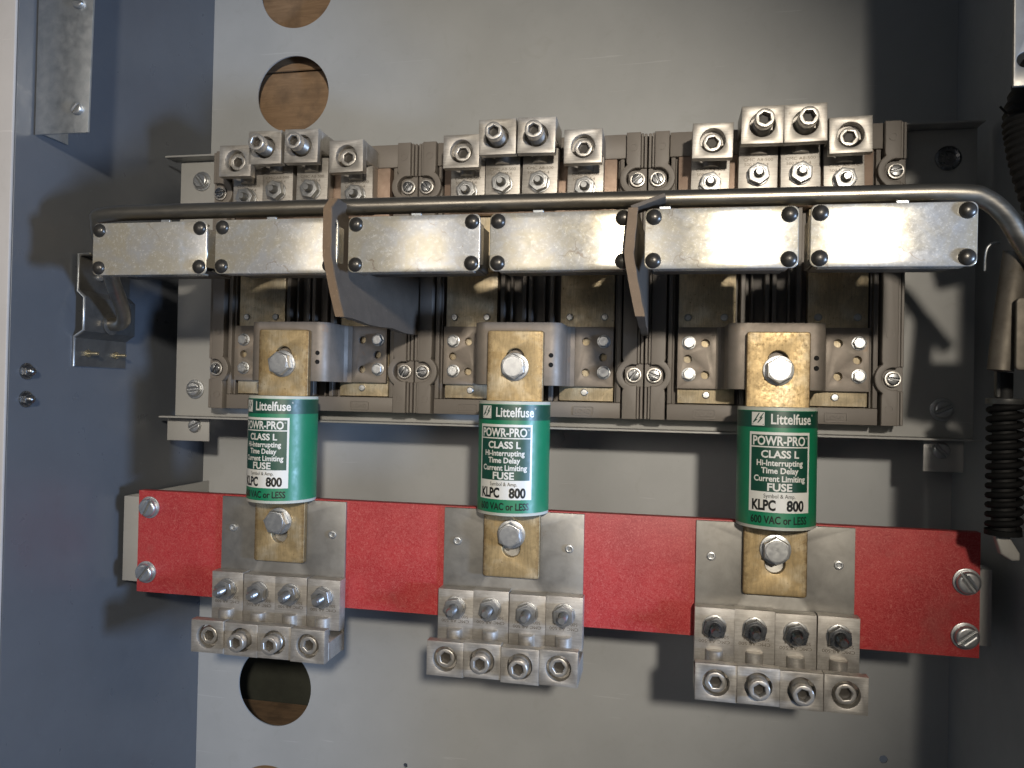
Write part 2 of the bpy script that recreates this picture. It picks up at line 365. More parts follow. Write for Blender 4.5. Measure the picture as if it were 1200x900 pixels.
def socket_mesh(length):
    mb = MB().prism([circle(8.0, 0, 0, 32), hexa(8.6)], length-9, length, 0.9, 2)
    prof = [(8.0, 0)]; h = 0.5
    while h < length-10: prof += [(8.0, h), (7.5, h+0.7)]; h += 1.4
    prof += [(7.9, length-8.6), (4.9, length-8.6), (0.01, length-8.6)]
    return mb.lathe(prof, 0, 0, 28).mesh('set_screw', 'set_screw', 30)
RECESS = MB().lathe([(5.0, -0.4), (4.7, 0.0), (0.01, -1.2)], 0, 0, 18).mesh('shade_disc', 'recess_shade', 40)  # near-black disc: the shade inside the hex socket put into its colour
SOCKET_LONG = socket_mesh(36); SOCKET_SHORT = socket_mesh(15)

# ================================================================= the enclosure (setting)
back = MB().prism([[(-411, -600), (411, -600), (411, 600), (-411, 600)],
                   circle(46, -304, 478.5, 64), circle(45.2, -306, 354.5, 64), circle(46, -311.5, -342, 64), circle(46, -316, -480.6, 64),
                   circle(2.6, -149, -415.4, 16), circle(4.0, 352, -352, 20), circle(1.6, 158, -396, 12)], -167, -165).obj('back_panel', 'panel_paint')
struct(back)
MB().box(-6, 40, -52, -34, -165, -164.6, 0.2, 1).lathe([(7.5, -165), (7.2, -163.4), (5.6, -162.6), (0.01, -162.4)], 17, -40, 20).obj('embossed_stamp', 'panel_paint', back)
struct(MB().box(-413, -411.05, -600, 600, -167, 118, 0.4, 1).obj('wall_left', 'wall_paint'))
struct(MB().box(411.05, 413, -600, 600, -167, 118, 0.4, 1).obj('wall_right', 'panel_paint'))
fl = MB().box(-520, -411.3, -600, 600, 118.3, 121.3, 1.0, 2)
struct(fl.obj('front_flange', 'flange_paint'))
struct(MB().box(393, 520, -600, 600, 118.3, 121.3, 1.0, 2).obj('front_flange', 'flange_paint'))  # unseen right lip, added and sized to shade the right of the back panel

# timber behind the knock-out holes
def board(label, x0, x1, z0, z1, d0, d1):
    tag(MB().box(x0, x1, z0, z1, d0, d1, 1.2, 1).obj('wooden_board', 'wood'), label, 'board', 'crate boards behind the enclosure')
board('brown wooden board behind the top hole and upper rim of the second hole', -420, -180, 391.5, 620, -207, -186)
board('brown knotty wooden board filling the hole above the upper left lugs', -420, -180, 250, 389.6, -207, -186)
board('narrow wooden board edge low in the dark hole below the red bar', -420, -180, -432, -402, -262, -196)
board('wooden board behind the hole cut off at the bottom edge', -420, -180, -620, -436, -207, -186)
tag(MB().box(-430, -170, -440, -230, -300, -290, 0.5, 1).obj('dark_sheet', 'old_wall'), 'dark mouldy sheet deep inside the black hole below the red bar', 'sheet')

# ================================================================= mounting plate
mp = tag(empty('mounting_plate', (0, -26, -80)), 'light grey painted steel plate with folded edges carrying the switch bases', 'plate')
def rel(o): return (0 - o[0], 0 - o[1], 0 - o[2])
o_ = rel((0, -26, -80))
MB().prism([[(-390, -24.5), (399, -24.5), (399, 251), (-390, 251)], circle(9, 375.3, 225, 28)], -80, -78, 0.3).obj('plate', 'plate_paint', mp, o_)
MB().box(-398, 399.5, 251.2, 253.2, -80, -61, 0.6).obj('top_flange', 'plate_paint', mp, o_)
MB().box(-398, 400.5, -26.6, -24.7, -80, -61, 0.6).obj('bottom_flange', 'plate_paint', mp, o_)
MB().box(-399, -349, -51.5, -26.8, -80, -78, 0.4).obj('foot', 'plate_paint', mp, o_)
MB().box(358.6, 391.5, -55, -26.8, -80, -78, 0.4).obj('foot', 'plate_paint', mp, o_)
for x, z, a in ((-364, 229, -0.9), (-366, 4.4, 0.1), (373.4, 0.5, 0.45)):
    put('screw', SCREW_BIG, mp, (x, z+26, 80-76.3), -a)
for x, z, a in ((-365, -35, 0.5), (372.5, -36, -0.8)): put('screw', SCREW_FOOT, mp, (x, z+26, 80-77.8), -a)
MB().lathe([(11, -1.5), (11, 1), (9, 2.2), (6.5, 1.4), (6.2, -3), (0.01, -3)], 0, 0, 28).obj('socket_plug', 'dark_zinc', mp, (375.3, 251, 2.2))
# stand-off legs that carry the plate off the back panel
for x in (-376, 376):
    for z in (40, 190): MB().box(x-11, x+11, z-14, z+14, -164.8, -80.2, 0.8).obj('standoff', 'plate_paint', mp, o_)

# ================================================================= switch bases
PITCH = 223.06
WHICH = {-1: 'left', 0: 'middle', 1: 'right'}
PX = lambda k: k*PITCH
def ear_outline(s):
    """ear strip on side s (outer edge at x = s*111), lower and upper screw pockets open to the outer edge"""
    xo, xi = 105.2, 92.0; P = []
    P += [(xo, -14.6), (xi, -14.6)]
    for zc in (26.2, 208.0):
        P += [(xi, zc-15.5)]
        P += [(102.0+15.6*math.cos(t), zc+15.6*math.sin(t)) for t in [PI+0.95-1.9*i/12 for i in range(13)]]
        P += [(xi, zc+15.5)]
    P += [(xi, 251), (xo, 251)]
    for zc in (208.0, 26.2):
        P += [(xo, zc+9.6)] + [(102.2+10*math.cos(t), zc+9.9*math.sin(t)) for t in [PI/2+0.15+(PI-0.3)*i/12 for i in range(13)]] + [(xo, zc-9.6)]
    return [(s*x, z) for x, z in P]
def build_base():
    t = empty('switch_base', (0, -14.6, -78))
    o = (0, 14.6, 78)
    MB().box(-110.9, 110.9, -14.6, 251, -77.8, -68, 0.6).obj('body', 'taupe_plastic', t, o)
    for s in (-1, 1):
        e = MB().prism([ear_outline(s)], -67.9, -47, 0.8, 2).obj('ear', 'taupe_plastic', t, o)
        mb = MB()
        for a, b, d1 in ((105.4, 107.6, -50), (108.3, 110.8, -51.5)):
            for z0, z1 in ((-14.4, 15.6), (36.8, 197.4), (218.6, 250.8)):
                mb.box(min(s*a, s*b), max(s*a, s*b), z0, z1, -67.9, d1, 0.5, 1)
        mb.obj('seam_rib', 'taupe_plastic', e)
        for zc in (26.2, 208.0): MB().box(min(s*94, s*110.8), max(s*94, s*110.8), zc-10.8, zc+10.8, -67.9, -54, 0.3, 1).obj('screw_pocket', 'taupe_plastic', e)
        mb = MB()
        for zc in (64.5, -0.3, 237): mb.prism([circle(3.6, s*98.5, zc, 20), circle(2.9, s*98.5, zc, 20)], -47.2, -46.6)
        mb.obj('ejector_mark', 'taupe_plastic', e)
        for zc in (26.2, 208.0):
            w_ = put('screw', SCREW_EAR, t, (s*102.3, zc+14.6, 78-51.0), random.uniform(-1.2, 1.2))
            put('washer', EAR_WASHER, w_)
        # inner wall, stepped
        MB().box(min(s*86.2, s*90.2), max(s*86.2, s*90.2), 0.4, 228, -67.9, -53, 0.6).box(min(s*84.4, s*86), max(s*84.4, s*86), 0.4, 228, -67.9, -58, 0.4).obj('inner_wall', 'taupe_plastic', t, o)
    MB().box(-90.3, 90.3, -14.6, 0.2, -67.9, -52, 0.8).obj('load_sill', 'taupe_plastic', t, o)
    MB().box(-91.5, 91.5, 228.3, 251, -67.9, -52, 0.8).obj('line_sill', 'taupe_plastic', t, o)
    for cx in (-56.7, 56.0):
        P, F = text2d('LOAD', 14.5, 4.0, 0.01)
        mb = MB().prism([rrect(-9.6, 9.6, -4.3, 4.3, 1.4), rrect(-9.0, 9.0, -3.7, 3.7, 1.1)], -52.2, -51.0)
        mb.add([(x, z-2.0, -51.2) for x, z in P], F)
        mb.obj('embossed_word', 'taupe_plastic', t, (cx, 14.6-8.2, 78), smooth=0)
    mb = MB()
    for a, b, d in ((-26, -22, -54), (-17, -15, -58), (-5, -1.2, -55), (1.2, 5, -55), (15, 17, -58), (22, 26, -54)): mb.box(a, b, 0.4, 226, -67.9, d, 0.5, 1)
    mb.obj('centre_rib', 'taupe_plastic', t, o)
    for x0, x1, pins in ((-81, -30, ((-72.5, 80.3), (-40, 80.4), (-55.2, 9.1))), (32, 83, ((41, 80.6), (74, 80.6), (56, 9.3)))):
        cp = MB().box(x0, x1, 1.2, 178, -67.9, -58, 0.6).obj('contact_strip', 'contact_tin', t, o)
        for px, pz in pins: MB().lathe([(3.4, -58.5), (3.4, -56.9), (2.6, -56.3), (0.01, -56.2)], px, pz, 18).obj('pin', 'zinc', cp)
    MB().box(-83.5, 83.5, 179, 227.5, -67.9, -50.2, 0.6).obj('line_bus', 'copper', t, o)
    # hat shaped fuse bracket
    top, th = -7.0, 5.0
    def hat(off):
        pr = []
        L = [(-44, -57.8+off)] if off else [(-44, -57.8)]
        x, r = 40.0, 11.0
        out = [(-47, -52.0), (-43.0, -50.5), (-40.5, -47.0)] + [(-x+r-r*math.cos(t), top-r+r*math.sin(t)) for t in [PI/2*i/7 for i in range(8)]]
        return out
    left = hat(0); outer = left + [(-a, b) for a, b in reversed(left)]
    inner_l = [(-47, -57.6), (-41.5, -57.6), (-36, -52)] + [(-35+7-7*math.cos(t), top-th-7+7*math.sin(t)) for t in [PI/2*i/5 for i in range(6)]]
    inner = inner_l + [(-a, b) for a, b in reversed(inner_l)]
    br = MB().prism([outer + list(reversed(inner))], 14.5, 71, 0.5, 1, fn=lambda a, b, c: (a, c, b)).obj('fuse_bracket', 'bracket_copper', t, o, 30)
    for x0, x1, hs, bs in ((-81.4, -47.1, ((-56.6, 56.2), (-72.2, 41.8), (-56.6, 27.3)), ((-71.5, 56.5), (-71.2, 27.5))),
                           (47.1, 83, ((57.3, 57), (73.4, 42.4), (57.4, 27.8)), ((74.2, 57.2), (74.5, 28.1)))):
        MB().prism([[(x0, 14.7), (x1, 14.7), (x1, 70.8), (x0, 70.8)]] + [circle(3.7, a, b, 24) for a, b in hs], -57.6, -52, 0.35).obj('bracket_pad', 'bracket_copper', br)
        for a, b in bs:
            w_ = put('bolt', PAD_BOLT, t, (a, b+14.6, 78-51.0), random.uniform(0, 1)); put('washer', PAD_WASHER, w_, (0, 0, -1.0))
    mb = MB()
    for z in (41.5, 33): mb.lathe([(2.1, -7.4), (2.1, -6.75), (0.01, -6.75)], 31.2, z, 18)
    mb.obj('hole_disc', 'hole_shade', br)  # flat black discs: the shade of two drilled holes put into colour
    return t
def copy_tree(o, parent=None):
    c = o.copy(); C.objects.link(c); c.parent = parent
    for ch in list(o.children): copy_tree(ch, c)
    return c
base0 = build_base()
for k in (-1, 0, 1):
    b = base0 if k == -1 else copy_tree(base0)
    b.location = V(PX(k), -14.6, -78)
    tag(b, ['taupe moulded switch base with tin contacts behind the left fuse', 'taupe moulded switch base with tin contacts behind the middle fuse', 'taupe moulded switch base with tin contacts behind the right fuse'][k+1], 'switch base', 'moulded switch bases on the mounting plate')
    for ch in b.children:
        if ch.name.startswith('screw'): ch.rotation_euler = (0, random.uniform(-1.3, 1.3), 0)

# ================================================================= lugs
ORD = ['leftmost', 'second', 'third', 'rightmost']
def lettering(width, h):
    P, F = text2d('CMC A8-500', width, h, 0.0); Q, G = text2d('500 MCM-4', width*0.82, h, 0.0)
    mb = MB(); mb.add([(x, z, 0) for x, z in P], F); mb.add([(x-1.5, z-h*1.55, 0) for x, z in Q], G); return mb
LET = lettering(25, 2.7).mesh('stamped_lettering', 'stamp_shadow', 0)
def block_mesh(w, z0, z1, d0, d1, hz, step):
    """front slab with the screw hole; the rear of the block is stepped back on the tongue side"""
    mb = MB().prism([[(-w/2, z0), (w/2, z0), (w/2, z1), (-w/2, z1)], circle(10.6, 0, hz, 32)], d1-9, d1, 0.5, 1)
    mb.box(-w/2, w/2, z0+max(0, step), z1+min(0, step), d0, d1-9.05, 0.4, 1)
    return mb
# load side (bottom): tongue z -168..-205, block z -204.5..-234
LW = 32.2
L_TONGUE = MB().prism([[(-LW/2, -214), (LW/2, -214), (LW/2, -168), (-LW/2, -168)]], -6.4, 6, 0.5, 1).mesh('tongue', 'aluminium')
L_BLOCK = block_mesh(LW, -234, -204.6, -6.2, 37, -219.3, -13).mesh('block', 'aluminium')
L_BOSS = MB().lathe([(7.0, -218), (7.0, -202.4), (6.4, -201.8), (0.01, -201.8)], 0, 7.0, 24, axis='z').mesh('boss', 'aluminium')
for k in (-1, 0, 1):
    for i in range(4):
        inner = i in (1, 2); x = PX(k) + (i-1.5)*LW*1.006 + 0.4; dz = random.uniform(-0.8, 0.6); org = (x, -234+dz, -6.4)
        t = tag(empty('load_lug', org), f'{ORD[i]} of four aluminium cable lugs below the {WHICH[k]} fuse, ' + ('set screw proud' if inner else 'set screw sunk'), 'cable lug', 'load side cable lugs')
        t.rotation_euler = (0, random.uniform(-0.008, 0.008), 0)
        oo = (0, 234, 6.4)
        put('tongue', L_TONGUE, t, oo); put('block', L_BLOCK, t, (0, 234, 6.4 + random.uniform(-1.2, 1.2))); put('boss', L_BOSS, t, oo)
        dk = k == 1
        n = put('nut', NUT_DARK if dk else NUT, t, (0.0, 234-183.5, 12.4), random.uniform(0, 1)); put('washer', NUT_WASHER, n)
        put('stud', STUD_DARK if dk else STUD, t, (random.uniform(-0.6, 0.6), 234-183.5, 12.4+1.2))
        put('stamped_lettering', LET, t, (0, 234-194.5, 12.46), PI)
        s_ = put('set_screw', SOCKET_LONG if inner else SOCKET_SHORT, t, (0, 234-219.3, (6.4+37+9-36) if inner else (6.4+37-2-15)), random.uniform(0, 1))
        put('shade_disc', RECESS, s_, (0, 0, (36-6.5) if inner else (15-4.6)))
# line side (top)
UX = {-1: (-285, -252.9, -216.2, -168.5), 0: (-56.5, -22.5, 12.4, 55.4), 1: (166.8, 207.7, 244.1, 279.8)}
U_T_IN = MB().prism([[(-16.6, 182), (16.6, 182), (16.6, 236), (-16.6, 236)]], -50, -36, 0.5, 1).mesh('tongue', 'aluminium')
U_T_OUT = MB().prism([[(-16.6, 182), (16.6, 182), (16.6, 226), (-16.6, 226)]], -50, -36, 0.5, 1).mesh('tongue', 'aluminium')
U_B_IN = block_mesh(34.6, 223.8, 256.2, -50, -10, 240, 14).mesh('block', 'aluminium')
U_B_OUT = block_mesh(34.0, 213, 243.5, -50, -10, 228.2, 13).mesh('block', 'aluminium')
U_BOSS_IN = MB().lathe([(7.0, 222), (7.0, 239)], 0, -35, 24, axis='z').mesh('boss', 'aluminium')
U_BOSS_OUT = MB().lathe([(7.0, 212), (7.0, 227)], 0, -35, 24, axis='z').mesh('boss', 'aluminium')
for k in (-1, 0, 1):
    for i in range(4):
        inner = i in (1, 2); org = (UX[k][i], 182, -50)
        t = tag(empty('line_lug', org), f'{ORD[i]} of four aluminium cable lugs above the {WHICH[k]} fuse, ' + ('set screw proud' if inner else 'set screw sunk'), 'cable lug', 'line side cable lugs')
        oo = (0, -182, 50); rz = random.uniform(-0.02, 0.02)
        put('tongue', U_T_IN if inner else U_T_OUT, t, oo)
        b = put('block', U_B_IN if inner else U_B_OUT, t, oo)
        put('boss', U_BOSS_IN if inner else U_BOSS_OUT, t, oo)
        nz = (204 if inner else 197.5)-182
        n = put('nut', NUT, t, (0, nz, 14.0), random.uniform(0, 1)); put('washer', NUT_WASHER, n)
        put('stud', STUD_SHORT, t, (0, nz, 15.0))
        put('stamped_lettering', LET, t, (0, nz+12.5 if inner else nz+11.5, 14.06))
        s_ = put('set_screw', SOCKET_LONG if inner else SOCKET_SHORT, t, (0, (240 if inner else 228.2)-182, (50-10+17-36) if inner else (50-10-5-15)), random.uniform(0, 1))
        put('shade_disc', RECESS, s_, (0, 0, (36-6.5) if inner else (15-3.6)))
        t.rotation_euler = (0, rz, 0)

# ================================================================= red insulating bar, terminals
rb = tag(empty('insulating_bar', (0, -197.3, -20)), 'long red fibreglass insulating bar running across below the fuses', 'insulating bar')
MB().prism([[(-380.5, -197.3), (381.5, -197.3), (381.5, -97), (-380.5, -97)]], -20, -9.9, 0.4).obj('bar', 'red_board', rb, (0, 197.3, 20))
for x, z, a in ((-367.5, -113.3, 1.1), (-369.5, -177.3, 0.9), (371.5, -136.6, -0.95), (370.8, -180.1, 0.7)):
    put('screw', SCREW_BAR, rb, (x, z+197.3, 20-8.4), -a)
for x0, x1, z0, z1 in ((-405, -352, -190.5, -105), (352, 394, -190, -128)):
    b = MB().box(x0, x1, z0, z1, -23, -20.2, 0.5).obj('support_bracket', 'plate_paint', rb, (0, 197.3, 20))
    xx = x0 if x0 < 0 else x1-2.5
    MB().box(xx, xx+2.5, z0, z1, -164.8, -23.2, 0.4).obj('bracket_leg', 'plate_paint', b)
PIN = MB().prism([circle(3.6, 0, 0, 20), hexa(3.4)], 0, 2.0, 0.4, 1).lathe([(3.4, -1), (3.4, 0.5), (0.01, 0.5)], 0, 0, 20).mesh('pin', 'zinc', 30)
for k in (-1, 0, 1):
    t = tag(empty('load_terminal', (PX(k), -236, -9.8)), f'dull grey metal terminal plate clamped under the {WHICH[k]} fuse on the red bar', 'terminal plate', 'load terminal plates')
    MB().prism([[(-63.6, -236), (63.6, -236), (63.6, -98), (-63.6, -98)], circle(6.5, 0, -124, 24)], -9.8, -6.6, 0.4).obj('plate', 'dull_plate', t, (0, 236, 9.8))
    for s in (-1, 1): put('pin', PIN, t, (s*51, 236-128.2-s*0.6, 9.8-6.7), random.uniform(0, 1))

# ================================================================= fuses
R_F = 31.75
def wrap(P, r, zoff=0.0, soff=0.0):
    return [(r*math.sin((x+soff)/R_F), z+zoff, r*math.cos((x+soff)/R_F)) for x, z in P]
def patch(x0, x1, z0, z1, n=14):
    P = []; F = []
    for i in range(n+1):
        x = x0+(x1-x0)*i/n; P += [(x, z0), (x, z1)]
    for i in range(n): F.append((2*i, 2*i+2, 2*i+3, 2*i+1))
    return P, F
def fuse_meshes():
    D = {}
    D['body'] = MB().lathe([(20, 0.4), (R_F-1.4, 0.5), (R_F-0.2, 0.0), (R_F-0.1, -1.8), (R_F, -2.0), (R_F, -95.2), (R_F-0.1, -95.4), (R_F-0.2, -97.4), (R_F-1.4, -98), (20, -98)], 0, 0, 72, axis='z').mesh('body', 'rim_fibre', 40)
    D['label_wrap'] = MB().lathe([(R_F+0.05, -2.4), (R_F+0.08, -95.0)], 0, 0, 96, axis='z', cap=False).mesh('label_wrap', 'green_label', 40)
    hw = 25.2
    D['dark_band'] = MB().lathe([(R_F+0.14, -2.9), (R_F+0.15, -16.0)], 0, 0, 96, axis='z', cap=False).mesh('dark_band', 'dark_green_label', 40)
    mb = MB(); P, F = patch(-hw, hw, -83.6, -19.6); mb.add(wrap(P, R_F+0.18), F); D['white_panel'] = mb.mesh('white_panel', 'white_ink', 40)
    mb = MB(); P, F = patch(-hw+1.9, hw-1.9, -67.2, -31.9); mb.add(wrap(P, R_F+0.30), F)
    P, F = patch(-hw+1.9, hw-1.9, -30.9, -21.8); mb.add(wrap(P, R_F+0.30), F); D['green_panel'] = mb.mesh('green_panel', 'dark_green_label', 40)
    def words(L, r):
        mb = MB()
        for body, s, z, wd, h, bold in L:
            P, F = text2d(body, wd, h, bold); mb.add(wrap(P, r, z, s), F)
        return mb
    D['white_lettering'] = words([('Littelfuse', 9.4, -13.0, 33.5, 8.0, 0.02), ('®', 27.6, -6.6, 1.6, 1.6, 0.0),
        ('POWR-PRO', -0.8, -29.9, 42, 7.1, 0.026), ('®', 21.6, -25.0, 1.6, 1.6, 0.0),
        ('CLASS L', 0, -39.9, 29.5, 5.7, 0.03), ('Hi-Interrupting', 0, -46.3, 36.5, 4.6, 0.026), ('Time Delay', 0, -52.4, 29, 4.6, 0.026),
        ('Current Limiting', 0, -58.8, 41, 4.6, 0.026), ('FUSE', 0, -66.2, 19, 5.9, 0.03)], R_F+0.42).mesh('white_lettering', 'white_ink', 0)
    D['black_lettering'] = words([('Symbol & Amp.', 0, -72.0, 24.5, 3.2, 0.0), ('KLPC', -12.4, -81.8, 19, 8.0, 0.04), ('800', 12.6, -81.8, 14.5, 8.0, 0.04),
        ('600 VAC or LESS', 0, -92.4, 46, 6.0, 0.02)], R_F+0.36).mesh('black_lettering', 'black_ink', 0)
    mb = MB(); P, F = patch(-23.4, -12.4, -14.6, -3.8); mb.add(wrap(P, R_F+0.34), F); D['emblem'] = mb.mesh('emblem', 'white_ink', 0)
    mb = MB()
    for Q in ([(-22.6, -12.4), (-17.2, -4.4), (-16.2, -4.4), (-19.4, -9.6), (-18.0, -9.6), (-21.8, -12.4)], [(-18.4, -12.4), (-15.6, -8.6), (-16.8, -8.6), (-13.4, -4.4), (-12.9, -4.4), (-14.9, -8.0), (-13.6, -8.0), (-17.4, -12.4)], [(-22.8, -13.9), (-22.8, -13.3), (-13, -13.3), (-13, -13.9)]):
        mb.add(wrap(Q, R_F+0.46), [tuple(range(len(Q)))])
    D['emblem_stroke'] = mb.mesh('emblem_stroke', 'dark_green_label', 0)
    def slot(z0, z1, r): return [(r*math.cos(t), z1+r*math.sin(t)) for t in [PI*i/12 for i in range(13)]] + [(r*math.cos(t), z0+r*math.sin(t)) for t in [PI+PI*i/12 for i in range(13)]]
    D['upper'] = MB().prism([rrect(-25.4, 25.4, -8, 62.8, 2.2), slot(28, 39, 8.0)], -6.5, 0, 0.9, 2).mesh('blade', 'blade_brass', 40)
    D['lower'] = MB().prism([rrect(-25.4, 25.4, -156.2, -90, 2.2), slot(-130, -119, 8.0)], -6.5, 0, 0.9, 2).mesh('blade', 'blade_brass', 40)
    return D
FM = fuse_meshes()
for k, ang, h1, h2 in ((-1, -8, 0.35, 0.1), (0, -5, 0.5, 0.45), (1, -2, 0.52, 0.5)):
    org = (PX(k), -156.2, -6.5)
    t = tag(empty('cartridge_fuse', org), ['green and white cartridge fuse at left with label turned partly away', 'green and white cartridge fuse in the middle of the three', 'green and white cartridge fuse at right, the largest, its label facing us'][k+1], 'fuse', 'cartridge fuses')
    b = put('body', FM['body'], t, (0, 156.2, 6.5-3.25)); b.rotation_euler = (0, 0, math.radians(ang))
    for nm in ('label_wrap', 'dark_band', 'white_panel', 'green_panel', 'white_lettering', 'black_lettering', 'emblem', 'emblem_stroke'): put(nm, FM[nm], b)
    put('blade', FM['upper'], t, (0, 156.2, 6.5)); put('blade', FM['lower'], t, (0, 156.2, 6.5))
    for z, h in ((30.6, h1), (-117.6, h2)):
        q = put('bolt', FUSE_BOLT, t, (0, 156.2+z, 6.5+1.8), h); put('washer', FUSE_WASHER, q, (0, 0, -1.75))

# ================================================================= contact covers (the six metal boxes), bar
RIVET = MB().lathe([(5.6, 0), (5.5, 0.9), (4.7, 2.3), (3.2, 3.3), (1.4, 3.8), (0.01, 3.9)], 0, 0, 24).mesh('rivet', 'black_rivet', 60)
HW, HT = 51.8, 21.3
COVER = MB().prism([rrect(-HW, HW, -HT, HT, 4.5)], -1.6, 0, 0.7, 2)
COVER.box(-HW+6, HW-6, -HT+0.4, -HT+2.0, -13, -1.7, 0.4, 1).box(-HW+6, HW-6, HT-2.0, HT-0.4, -13, -1.7, 0.4, 1)
COVER.box(-HW+0.4, -HW+2.0, -HT+6, HT-6, -13, -1.7, 0.4, 1).box(HW-2.0, HW-0.4, -HT+6, HT-6, -13, -1.7, 0.4, 1)
COVER = COVER.mesh('face_plate', 'cover_zinc', 40)
HOUS = MB().box(-HW+5, HW-5, -HT+3.0, HT-4, -46, -2, 1.5).mesh('housing', 'housing_plastic', 40)
BLADE = MB().box(-25, 25, 5, 17, -170, -46.2, 1.0).mesh('moving_contact', 'contact_tin', 40)
SIDEP = MB().box(-1, 1, -HT+4, HT-5, -42, -14, 0.4, 1).mesh('side_strap', 'latch_steel', 40)
TABM = MB().box(-4, 4, HT-0.5, HT+1.8, -3.5, -0.4, 0.4, 1).mesh('clip_tab', 'galvanised', 40)
POS = ['leftmost', 'second from the left', 'third from the left', 'fourth from the left', 'fifth from the left', 'rightmost']
for n in range(6):
    k, s = n//2-1, (-1, 1)[n % 2]
    org = (PX(k)+s*(3.6+HW)-0.6, 117.9, 121)
    t = tag(empty('contact_cover', org), f'{POS[n]} of six zinc box covers with black rivets under the bar', 'box cover', 'riveted contact covers')
    put('face_plate', COVER, t); put('housing', HOUS, t); put('moving_contact', BLADE, t)
    for q in (-1, 1): put('side_strap', SIDEP, t, (q*(HW-4), 0, 0))
    for dx in (-1, 1):
        for dz in (-1, 1): put('rivet', RIVET, t, (dx*(HW-6.3), dz*(HT-6.0), -0.1))
    put('clip_tab', TABM, t, ((14, -4, 2, -16, -38, 6)[n], 0, 0))
    t.rotation_euler = (0, (0.0, 0.004, 0.0, -0.004, 0.002, 0.006)[n], 0)

def bez(pts, n=14):
    """Catmull-Rom through points"""
    P = [Vector(p) for p in pts]; P = [P[0]*2-P[1]]+P+[P[-1]*2-P[-2]]; out = []
    for i in range(1, len(P)-2):
        a, b, c, d = P[i-1:i+3]
        for j in range(n):
            t = j/n; out.append(0.5*((2*b)+(c-a)*t+(2*a-5*b+4*c-d)*t*t+(3*b-a-3*c+d)*t**3))
    out.append(P[-2]); return out
rod = bez([(-404, 66, 14), (-384, 67, 17), (-371, 78, 32), (-358, 98, 62), (-349, 126, 88), (-343, 144, 101), (-330, 150.2, 105), (-250, 151, 105), (0, 150.5, 105), (250, 149, 105), (322, 148, 105), (340, 144, 104), (354, 132, 102), (366, 114, 98), (384, 90, 92)], 10)
ro = tag(empty('operating_bar', (0, 150, 105)), 'long bent steel operating bar running across just above the box covers', 'bar')
MB().tube(rod, 6.5, 20).obj('rod', 'steel_rod', ro, (0, -150, -105), 60)

# ================================================================= fibre barriers between the poles
def sheet(label, top, bottom, front_x, back_x, back_d, flap=None):
    t = tag(empty('barrier_sheet', (back_x, bottom, back_d)), label, 'fibre sheet', 'fibre barriers between the poles')
    zs = [bottom+(top-bottom)*i/14 for i in range(15)]
    ds = [130, 126, 120, 114, 98, 80, 55, 25, -10, back_d]
    def X(z, d):
        u = (d-back_d)/(130-back_d); u = u*u*(3-2*u)
        return back_x+(front_x(z)-back_x)*u
    P = []; F = []; th = 2.9
    for s in (-1, 1):
        for z in zs:
            for d in ds:
                zz = z if d > 112 else bottom+(z-bottom)*(140-bottom)/(top-bottom)
                P.append((X(zz, d)+s*th, zz+1.0*math.sin(d*0.07+z*0.1), d))
    nd, nz = len(ds), len(zs); N = nd*nz
    idx = lambda s, i, j: s*N+i*nd+j
    for i in range(nz-1):
        for j in range(nd-1):
            for s in (0, 1): F.append((idx(s, i, j), idx(s, i+1, j), idx(s, i+1, j+1), idx(s, i, j+1)))
    edge = []
    for i in range(nz-1): F.append((idx(0, i, nd-1), idx(1, i, nd-1), idx(1, i+1, nd-1), idx(0, i+1, nd-1)))
    for j in range(nd-1):
        for i in (0, nz-1): F.append((idx(0, i, j), idx(1, i, j), idx(1, i, j+1), idx(0, i, j+1)))
    off = (-back_x, -bottom, -back_d)
    MB().add(P, F).obj('sheet', 'fibre_sheet', t, off, 50)
    # raw, paler front edge as a thin rounded strip
    path = [(X(z, 130), z+1.0*math.sin(9.1+z*0.1), 130) for z in zs]
    E = MB()
    PP = []; FF = []
    for i, (x, z, d) in enumerate(path):
        j = 0.35*math.sin(i*2.3)
        for dx, dd in ((-3.5+j*0.3, -0.6), (-3.2, 0.9), (3.2+j, 0.9), (3.5+j*0.5, -0.6)): PP.append((x+dx, z, d+dd))
    for i in range(len(path)-1):
        for q in range(4): FF.append((i*4+q, i*4+(q+1) % 4, i*4+4+(q+1) % 4, i*4+4+q))
    FF += [(0, 1, 2, 3), tuple(range(len(PP)-4, len(PP)))]
    E.add(PP, FF).obj('raw_edge', 'fibre_edge', t, off, 0)
    if flap:
        MB().prism([flap], 110, 130, 0.4, 1).obj('flap', 'fibre_sheet', t, off, 0)
    return t
sheet('wide brown fibre barrier sheet hanging in front of the bar between second and third covers', 152, 61.5,
      lambda z: -120.8+(5 if z > 146 else 0)*(z-146)/6+max(0, (108-z))/46*11.5, -109, -46)
sheet('brown fibre barrier seen edge on between fourth and fifth covers, top folded over the bar', 139, 62,
      lambda z: 105+max(0, (z-106))/33*2.4+max(0, (104-z))/42*8.5, 112.4, -46,
      [(106.2, 137), (129.6, 145.4), (128.6, 148.2), (105.4, 140)])

# ================================================================= hardware on the left wall
# angle bracket at the top
t = tag(empty('angle_bracket', (-410, 222.6, 98)), 'galvanised angle strip with two slotted screws at the top of the left wall', 'angle bracket')
oo = (410, -222.6, -98)
MB().prism([[(-409, 222.8), (-356, 222.6), (-352, 470), (-409, 470)]], 98, 100, 0.5).obj('front_leaf', 'galvanised', t, oo)
MB().box(-410.6, -408.8, 226, 470, 62, 97.8, 0.5).obj('wall_leaf', 'galvanised', t, oo)
ANG = slot_screw_mesh('angle_screw', 5.2, 3.6, 1.3, 'zinc')
for x, z, a in ((-367.5, 334.5, 0.2), (-366.2, 242.8, -0.8)): put('screw', ANG, t, (x+410, z-222.6, 2.2), a)
